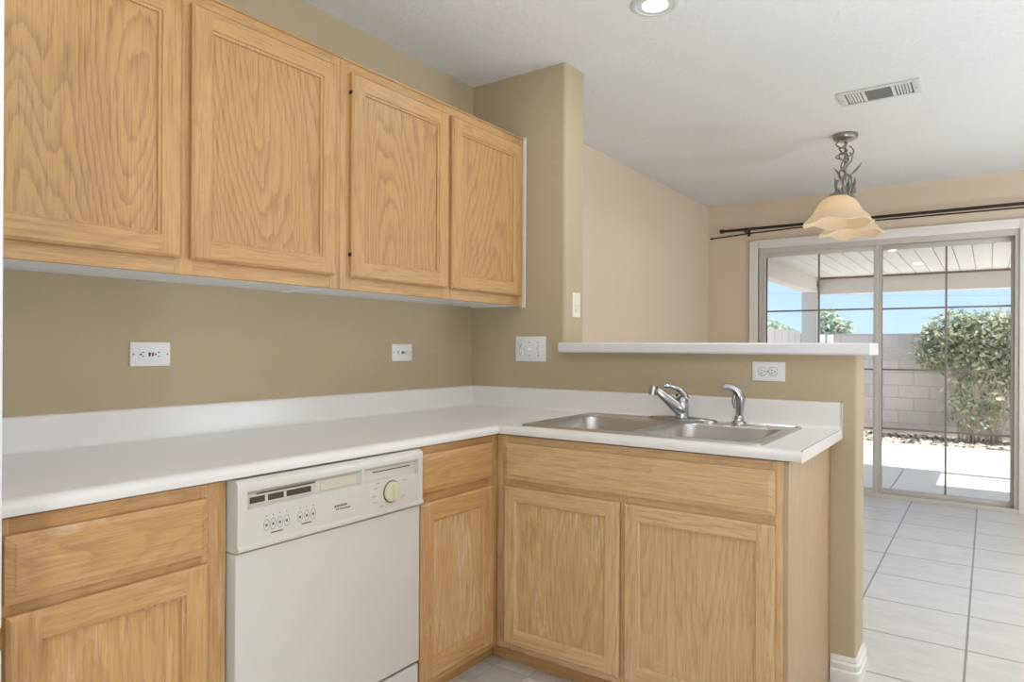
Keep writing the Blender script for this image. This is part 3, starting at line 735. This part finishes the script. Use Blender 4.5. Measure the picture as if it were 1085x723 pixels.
for k, cx in enumerate((xc-.005, xc+.046)):
    q = MB(); q.box(cx-.005, cx+.005, -.0072, -.005, zc-.012, zc+.012, .001); tg = q.build('switch', 'plate', r)
    q = MB(); up = 1 if k else -1
    q.loft([[(cx-.004, -.006, zc-.006), (cx+.004, -.006, zc-.006), (cx+.004, -.006, zc+.006), (cx-.004, -.006, zc+.006)], [(cx-.0032, -.017, zc+up*.008-.003), (cx+.0032, -.017, zc+up*.008-.003), (cx+.0032, -.017, zc+up*.008+.003), (cx-.0032, -.017, zc+up*.008+.003)]])
    q.build('toggle', 'plate', tg, 0)
    for zz in (.031, -.031)+((.016, -.016) if k else ()): MB().lathe((cx, -.0058, zc+zz), [(.0032, 0), (.0026, -.0012)], 10, 'y').build('screw', 'print', r)
# rocker on the stub end
r = thing('light_switch', 'narrow ivory light switch on the end of the wall stub above the ledge', 'switch', (SX, .10, 1.342))
MB().box(SX-.001, SX+.006, .064, .134, 1.342, 1.458, .003).build('wall_plate', 'ivory', r)
MB().box(SX+.0055, SX+.0075, .082, .116, 1.366, 1.434, .001).build('rocker_frame', 'ivory', r)
q = MB(); q.loft([[(SX+.007, .085, 1.369), (SX+.007, .113, 1.369), (SX+.007, .113, 1.431), (SX+.007, .085, 1.431)], [(SX+.012, .086, 1.370), (SX+.012, .112, 1.370), (SX+.008, .112, 1.430), (SX+.008, .086, 1.430)]]); q.build('rocker', 'ivory', r, 0)
q = MB(); q.lathe((SX+.0098, .099, 1.398), [(.003, 0), (.0025, .001)], 10, 'x'); q.build('indicator_dot', 'print', r)

# ------------------------------------------------------------------ ceiling fixtures
LX, LY = 1.091, -.259
r = thing('recessed_light', 'round recessed ceiling light with bright lens above the sink', 'light', (LX, LY, H-.012))
MB().lathe((LX, LY, H), [(.092, 0), (.092, -.004), (.084, -.009), (.074, -.009), (.070, -.004), (.070, 0)], 48).build('trim_ring', 'vent', r, 40)
MB().lathe((LX, LY, H), [(.072, -.0065), (.066, -.004), (.05, -.003), (.042, -.0025)], 48).build('baffle', 'vent', r, 40)
MB().lathe((LX, LY, H), [(.05, -.002), (.048, -.008), (.03, -.013), (.001, -.015)], 40).build('lens', 'lens', r, 40)
lamp('recessed_light_glow', 'AREA', (LX, LY, H-.018), 2.5, WARM, .1)

vx0, vx1, vy0, vy1 = 1.487, 1.856, 1.120, 1.323
r = thing('ceiling_vent', 'white rectangular air vent on the ceiling in three louvred sections', 'vent', ((vx0+vx1)/2, (vy0+vy1)/2, H-.012))
q = MB(); m_ = .022
q.box(vx0, vx1, vy0, vy0+m_, H-.010, H, .003); q.box(vx0, vx1, vy1-m_, vy1, H-.010, H, .003)
q.box(vx0, vx0+m_+.012, vy0+m_, vy1-m_, H-.010, H, .003); q.box(vx1-m_-.012, vx1, vy0+m_, vy1-m_, H-.010, H, .003)
a_, b_ = vx0+.118, vx1-.118
q.box(a_-.008, a_+.008, vy0+m_, vy1-m_, H-.009, H, .002); q.box(b_-.008, b_+.008, vy0+m_, vy1-m_, H-.009, H, .002)
q.build('frame', 'vent', r)
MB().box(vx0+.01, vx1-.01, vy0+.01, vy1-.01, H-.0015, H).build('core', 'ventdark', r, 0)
for s0, s1 in ((vx0+.040, a_-.012), (b_+.012, vx1-.040)):
    for k in range(5):
        xx = s0+(s1-s0)*(k+.5)/5
        q = MB(); q.loft([[(xx-.004, yy, H-.0085), (xx-.001, yy, H-.0085), (xx+.005, yy, H-.001), (xx+.002, yy, H-.001)] for yy in (vy0+m_, vy1-m_)]); q.build('louvre', 'vent', r, 0)
for k in range(7):
    yy = vy0+m_+(vy1-vy0-2*m_)*(k+.5)/7
    q = MB(); q.loft([[(xx, yy-.004, H-.0085), (xx, yy-.001, H-.0085), (xx, yy+.006, H-.001), (xx, yy+.003, H-.001)] for xx in (a_+.008, b_-.008)]); q.build('louvre', 'vent', r, 0)
for xx in (vx0+.018, vx1-.018): MB().lathe((xx, (vy0+vy1)/2, H-.0098), [(.004, 0), (.003, -.0015)], 10).build('screw', 'print', r)

# pendant: two shades on a bar along y
CX, CY = 1.412, 1.88
pn = thing('pendant_lamp', 'two-shade pendant lamp with twisting vine stem hanging from the dining ceiling', 'lamp', (CX, CY, H-.6))
MB().lathe((CX, CY, H), [(.07, 0), (.072, -.014), (.066, -.028), (.05, -.036), (.02, -.041), (.001, -.042)], 40).build('canopy', 'pewter', pn, 40)
MB().lathe((CX, CY, 0), [(.009, 2.14), (.011, 2.15), (.008, 2.2), (.008, 2.30), (.012, 2.31), (.007, 2.33), (.006, 2.475)], 14).build('stem', 'pewter', pn, 40)
SHY = (1.652, 2.108); SZ = 2.095
q = MB()
q.tube([(CX, SHY[0], SZ+.055), (CX, SHY[0]+.06, SZ+.085), (CX+.012, 1.80, SZ+.06), (CX, CY, SZ+.075), (CX-.012, 1.97, SZ+.06), (CX, SHY[1]-.06, SZ+.085), (CX, SHY[1], SZ+.055)], .008, 10)
q.build('arm', 'pewter', pn, 50)
vine = MB()
vine.tube([(CX+(.022+.012*math.sin(5*t))*math.cos(9*t), CY+(.022+.012*math.sin(5*t))*math.sin(9*t), 2.17+.28*t) for t in [i/40 for i in range(41)]], .0055, 7)
vine.tube([(CX-.02+.03*math.sin(12*t), CY+.02*math.cos(9*t), 2.32+.15*t) for t in [i/24 for i in range(25)]], .004, 7)
vine.tube([(CX+.01+.035*math.sin(7*t+2), CY-.02*math.cos(11*t), 2.24+.2*t) for t in [i/24 for i in range(25)]], .004, 7)
vine.tube([(CX-.012+.022*math.cos(14*t), CY+.022*math.sin(14*t), 2.36+.10*t+.01*math.sin(30*t)) for t in [i/30 for i in range(31)]], .005, 7)
vine.tube([(CX+.018+.02*math.sin(9*t), CY+.02*math.cos(8*t), 2.18+.22*t) for t in [i/24 for i in range(25)]], .0055, 7)
vine.build('vine', 'pewter', pn, 60)
def twig_leaf(p, d, L, wd):
    q = MB(); p = Vector(p); d = Vector(d).normalized(); s_ = d.cross(Vector((.3, .8, .2))).normalized(); nn = s_.cross(d)
    loops = []
    for t, w_ in ((0, .25), (.2, .7), (.45, 1), (.75, .7), (1, .08)):
        c_ = p+d*L*t+nn*.012*math.sin(t*PI)
        loops.append([c_+s_*wd*w_*math.cos(a)+nn*.0035*math.sin(a) for a in [2*PI*k/10 for k in range(10)]])
    q.loft(loops); q.build('leaf', 'pewter', pn, 60)
for p, dd, L, wd in (((CX-.015, CY, 2.23), (-.55, 0, 1), .1, .008), ((CX+.03, CY, 2.26), (.7, .1, .8), .1, .010), ((CX+.035, CY-.02, 2.14), (.25, 0, 1), .1, .014),
                     ((CX-.03, CY-.03, 2.13), (-.2, 0, 1), .12, .014), ((CX+.0, CY+.03, 2.13), (.1, .1, 1), .13, .013), ((CX-.01, CY-.06, 2.14), (.1, -.2, 1), .11, .012), ((CX+.02, CY+.1, 2.15), (.3, .3, 1), .08, .010)):
    twig_leaf(p, dd, L, wd)
for ys in SHY:
    def wv(rr, a, h, ys=ys):
        k = max(0, (rr-.10)/.095)
        r2 = rr*(1+.025*k*math.cos(6*a+.6)); return (r2*math.cos(a), r2*math.sin(a), h-.010*k*math.cos(6*a+.6)+.004*k*k*math.sin(3*a))
    q = MB()
    out = [(.03, SZ), (.055, SZ-.006), (.085, SZ-.024), (.108, SZ-.05), (.124, SZ-.08), (.138, SZ-.104), (.156, SZ-.126), (.174, SZ-.144), (.190, SZ-.158)]
    inn = [(r_-.004, z-.004) for r_, z in out[::-1]]
    q.lathe((CX, ys, 0), out+inn, 84, 'z', wv)
    sh = q.build('lamp_shade', 'shade', pn, 80)
    MB().lathe((CX, ys, 0), [(.05, SZ+.0), (.046, SZ+.01), (.03, SZ+.018), (.018, SZ+.03), (.016, SZ+.04), (.021, SZ+.05), (.021, SZ+.085), (.012, SZ+.092), (.001, SZ+.093)], 24).build('socket_cup', 'pewter', pn, 40)
    q = MB(); q.ball((CX, ys, SZ-.074), .03, 18, (1, 1, 1.35)); q.build('bulb', 'bulb', pn, 60)
    lamp('pendant_bulb_light', 'POINT', (CX, ys, SZ-.074), 15, (1, .88, .72), .03)

# ------------------------------------------------------------------ curtain rods
def rod(name, label, pts, r_, ball, br):
    t = thing(name, label, 'curtain rod', pts[0], 'double curtain rod set over the sliding door')
    q = MB(); q.tube(pts, r_, 12); q.build('rod', 'bronze', t)
    p = Vector(pts[0]); q = MB()
    q.ball(p+Vector((-.012, 0, 0)), ball, 14); q.lathe((p.x, p.y, p.z), [(r_*1.5, -.002), (r_*1.6, .006), (r_*1.3, .010)], 14, 'x'); q.build('finial', 'bronze', t)
    if br:
        for bx in br:
            q = MB(); q.box(bx-.012, bx+.012, FAR-.004, FAR, 2.205, 2.285, .002); q.box(bx-.006, bx+.006, FAR-.125, FAR, 2.226, 2.238, .002)
            q.tube([(bx, FAR-.125+.02*math.sin(a), 2.252-.02*math.cos(a)) for a in [PI*(k/8)*1.0-.3 for k in range(8)]], .006, 8)
            q.build('bracket', 'bronze', t)
zr = 2.25
rod('curtain_rod', 'thick dark bronze curtain rod with round finial above the sliding door', [(.172, FAR-.11, 2.254), (2.75, FAR-.11, 2.250)], .0125, .02, (.372, 2.5))
rod('curtain_rod', 'thin dark curtain rod drooping below the thick one at its left end', [(.055, FAR-.05, 2.206), (.33, FAR-.05, 2.222), (.75, FAR-.055, 2.236), (.98, FAR-.06, 2.238), (2.75, FAR-.06, 2.228)], .006, .010, ())

# ------------------------------------------------------------------ outdoors
GZ = -.18
pt = MB()
for x0, x1 in ((-3.0, 1.340), (1.350, 6.0)): pt.box(x0, x1, FAR+.16, 6.04, GZ-.1, GZ, .003, 1); pt.box(x0, x1, 6.05, 8.70, GZ-.1, GZ, .003, 1)
struct(pt.build('patio', 'concrete', None, 0), 'pale concrete patio slabs outside the glass door', 'ground')
struct(MB().box(-3, 6, 8.70, 18, GZ-.12, GZ-.03).build('ground', 'concrete', None, 0), 'bare pale ground behind the patio', 'ground')
WY = 9.99
wl_ = MB(); wl_.box(-.70, 6, WY, WY+.16, GZ-.03, 1.455)
struct(wl_.build('wall_garden', 'block', None, 0), 'grey concrete block garden wall behind the patio', 'wall')
sw = MB(); sw.box(-.71, -.56, 6.6, WY-.09, GZ-.03, 1.505)
for k in range(7): sw.box(-.565, -.556, 6.8+k*.45, 6.812+k*.45, GZ, 1.505)
struct(sw.build('wall_side_yard', 'fence', None, 0), 'grey side yard wall left of the patio post', 'wall')
for xx, lab in ((-.255, 'white post in front of the garden wall, nearest the patio post'), (-.125, 'white post in front of the garden wall, second from the patio post')):
    q = MB(); q.box(xx, xx+.08, WY-.14, WY-.02, GZ-.03, 1.44, .006); tag(q.build('fence_post', 'white_post'), lab, 'post')

# gravel strip: stones as stuff
gr = MB(); rr = random.Random(3)
for k in range(2300):
    cx, cy = rr.uniform(.2, 3.2), rr.uniform(8.74, WY-.06); s_ = rr.uniform(.02, .05)
    t = bmesh.new(); bmesh.ops.create_icosphere(t, subdivisions=1, radius=s_)
    rot = Matrix.Rotation(rr.uniform(0, 6), 3, 'Z'); sc = (rr.uniform(.7, 1.3), rr.uniform(.7, 1.2), rr.uniform(.5, .9))
    for v in t.verts:
        v.co = rot @ Vector((v.co.x*sc[0], v.co.y*sc[1], v.co.z*sc[2]))*rr.uniform(.85, 1.1)+Vector((cx, cy, GZ-.03+s_*.35))
    gr._merge(t)
tag(gr.build('gravel', 'gravel', None, 0, weld=False), 'strip of pale crushed gravel between patio and block wall', 'gravel', kind='stuff')

# patio cover
pc = thing('patio_cover', 'white patio cover with panelled roof, beam and post outside the glass door', 'patio cover', (1.3, 5.4, GZ))
RZ = 2.055
q = MB()
def roofpan(x0, x1, y0, y1):
    q.box(x0, x1, y0, y1, RZ+.014, RZ+.05)
    x = 1.606-.138*12
    while x < x1-.01:
        a_, b_ = max(x+.004, x0), min(x+.134, x1)
        if b_ > a_+.01: q.box(a_, b_, y0+.001, y1-.001, RZ, RZ+.0145)
        x += .138
roofpan(.28, 4.45, FAR+.165, 5.36); roofpan(.28, 2.72, 5.36, 6.32)
q.build('roof_panels', 'patio_roof', pc, 0)
MB().box(.28, 4.55, 6.13, 6.27, 1.855, RZ, .004).build('beam', 'stucco', pc)
q = MB(); q.box(.45, 4.55, 6.116, 6.131, RZ-.022, RZ-.004, .002); q.build('flashing', 'rust', pc)['label'] = 'brownish rusty line along the top of the beam'
MB().box(.30, .44, FAR+.165, 6.13, 1.88, RZ, .004).build('side_beam', 'stucco', pc)
MB().box(.265, .44, 6.10, 6.28, GZ, 2.0, .008).build('post', 'stucco', pc)
q = MB(); q.box(.256, .449, 6.092, 6.104, 1.99, 2.005); q.box(.256, .268, 6.092, 6.29, 1.945, 2.005); q.box(.437, .449, 6.092, 6.29, 1.945, 2.005); q.build('post_bracket', 'bronze', pc)['label'] = 'dark metal bracket at the top of the post'

# shrub against the block wall, trees beyond
def leaf_cloud(mb, blobs, nleaf, size, rnd):
    tot = sum(b_[3]*b_[4]*b_[5] for b_ in blobs)
    for (cx, cy, cz, rx, ry, rz) in blobs:
        for k in range(int(nleaf*rx*ry*rz/tot)):
            u = Vector((rnd.gauss(0, 1), rnd.gauss(0, 1), rnd.gauss(0, 1))).normalized()*(rnd.random()**.45)
            p = Vector((cx+u.x*rx, cy+u.y*ry, cz+u.z*rz))
            d_ = Vector((rnd.gauss(0, 1), rnd.gauss(0, 1), rnd.gauss(0, .8)-.2)).normalized(); s_ = d_.orthogonal().normalized()
            s_ = Matrix.Rotation(rnd.uniform(0, 6.28), 3, d_) @ s_; L = size*rnd.uniform(.6, 1.3); W = L*.28
            nn = d_.cross(s_)*L*.08
            vs = [mb.bm.verts.new(c_) for c_ in (p, p+d_*L*.5+s_*W+nn, p+d_*L, p+d_*L*.5-s_*W+nn)]
            mb.bm.faces.new((vs[0], vs[1], vs[2])); mb.bm.faces.new((vs[0], vs[2], vs[3]))
rs = random.Random(11)
sh = thing('shrub', 'tall leafy shrub with bare lower stems growing against the block wall', 'shrub', (2.02, 9.5, GZ-.03))
q = MB()
leaf_cloud(q, [(1.72, 9.55, 1.42, .40, .28, .38), (2.15, 9.5, 1.46, .46, .30, .34), (2.7, 9.5, 1.40, .46, .3, .34), (1.45, 9.6, 1.15, .30, .22, .32), (2.05, 9.5, 1.02, .46, .28, .32), (2.6, 9.5, .90, .42, .26, .42), (1.36, 9.65, 1.42, .18, .14, .15)], 6600, .10, rs)
leaf_cloud(q, [(1.78, 9.4, .45, .24, .18, .46), (2.25, 9.4, .5, .22, .18, .44), (2.05, 9.4, .2, .34, .2, .26), (2.65, 9.45, .5, .2, .16, .4)], 760, .09, rs)
q.build('foliage', 'leaf', sh, 0, recalc=False, weld=False)
for k in range(22):
    a = rs.uniform(-.24, .28); x0 = 2.02+a; top = (x0+rs.uniform(-.6, .7), 9.5+rs.uniform(-.14, .12), rs.uniform(1.0, 1.55))
    mid = ((x0+top[0])/2+rs.uniform(-.1, .1), 9.36, .5)
    q = MB(); q.tube([(x0, 9.45+rs.uniform(-.08, .08), GZ-.04), ((x0*2+mid[0])/3, 9.38, .1), mid, ((mid[0]+top[0])/2, 9.4, (mid[2]+top[2])/2), top], [.014, .013, .011, .008, .003], 6)
    q.build('stem', 'bark', sh)
def far_tree(x, y, h, w_, lab):
    t = thing('tree', lab, 'tree', (x, y, GZ-.1), 'trees beyond the garden wall')
    q = MB(); bl = []
    for k in range(7): bl.append((x+rs.uniform(-.5, .5)*w_, y+rs.uniform(-.4, .4)*w_, h-rs.uniform(.25, 1.0)*w_*.8, w_*rs.uniform(.2, .36), w_*.3, w_*rs.uniform(.16, .28)))
    leaf_cloud(q, bl, 900, .22, rs); q.build('foliage', 'leaf_far', t, 0, recalc=False, weld=False)
    q = MB(); q.tube([(x, y, GZ-.1), (x+.05, y, h*.5), (x, y, h-.3)], [.14, .1, .03], 8); q.build('trunk', 'bark', t)
def at(px, py_, depth):
    a, b_ = px-542.5, py_-HORIZON; fw = Vector((-math.sin(YAW), math.cos(YAW), 0)); rt = Vector((math.cos(YAW), math.sin(YAW), 0))
    return Vector(CAM)+(fw+rt*(a/F_PX)-Vector((0, 0, 1))*(b_/F_PX))*depth
far_tree(-6.9, 18.2, 2.42, 1.15, 'distant tree over the wall just right of the patio post')
far_tree(-5.3, 19.6, 2.32, 1.2, 'distant round tree over the wall between post and door stile')
far_tree(-3.4, 20.6, 2.25, 1.1, 'distant small tree over the wall right of the door stile')
far_tree(-1.75, 19.2, 2.5, 1.0, 'distant dark tree over the wall left of the shrub')
q = MB(); q.tube([(-14+30*t, 24+2*t, 4.1-1.1*t-.5*math.sin(PI*t)) for t in [i/24 for i in range(25)]], .006, 6)
tag(q.build('power_line', 'wire'), 'thin power line crossing the sky beyond the patio cover', 'wire')
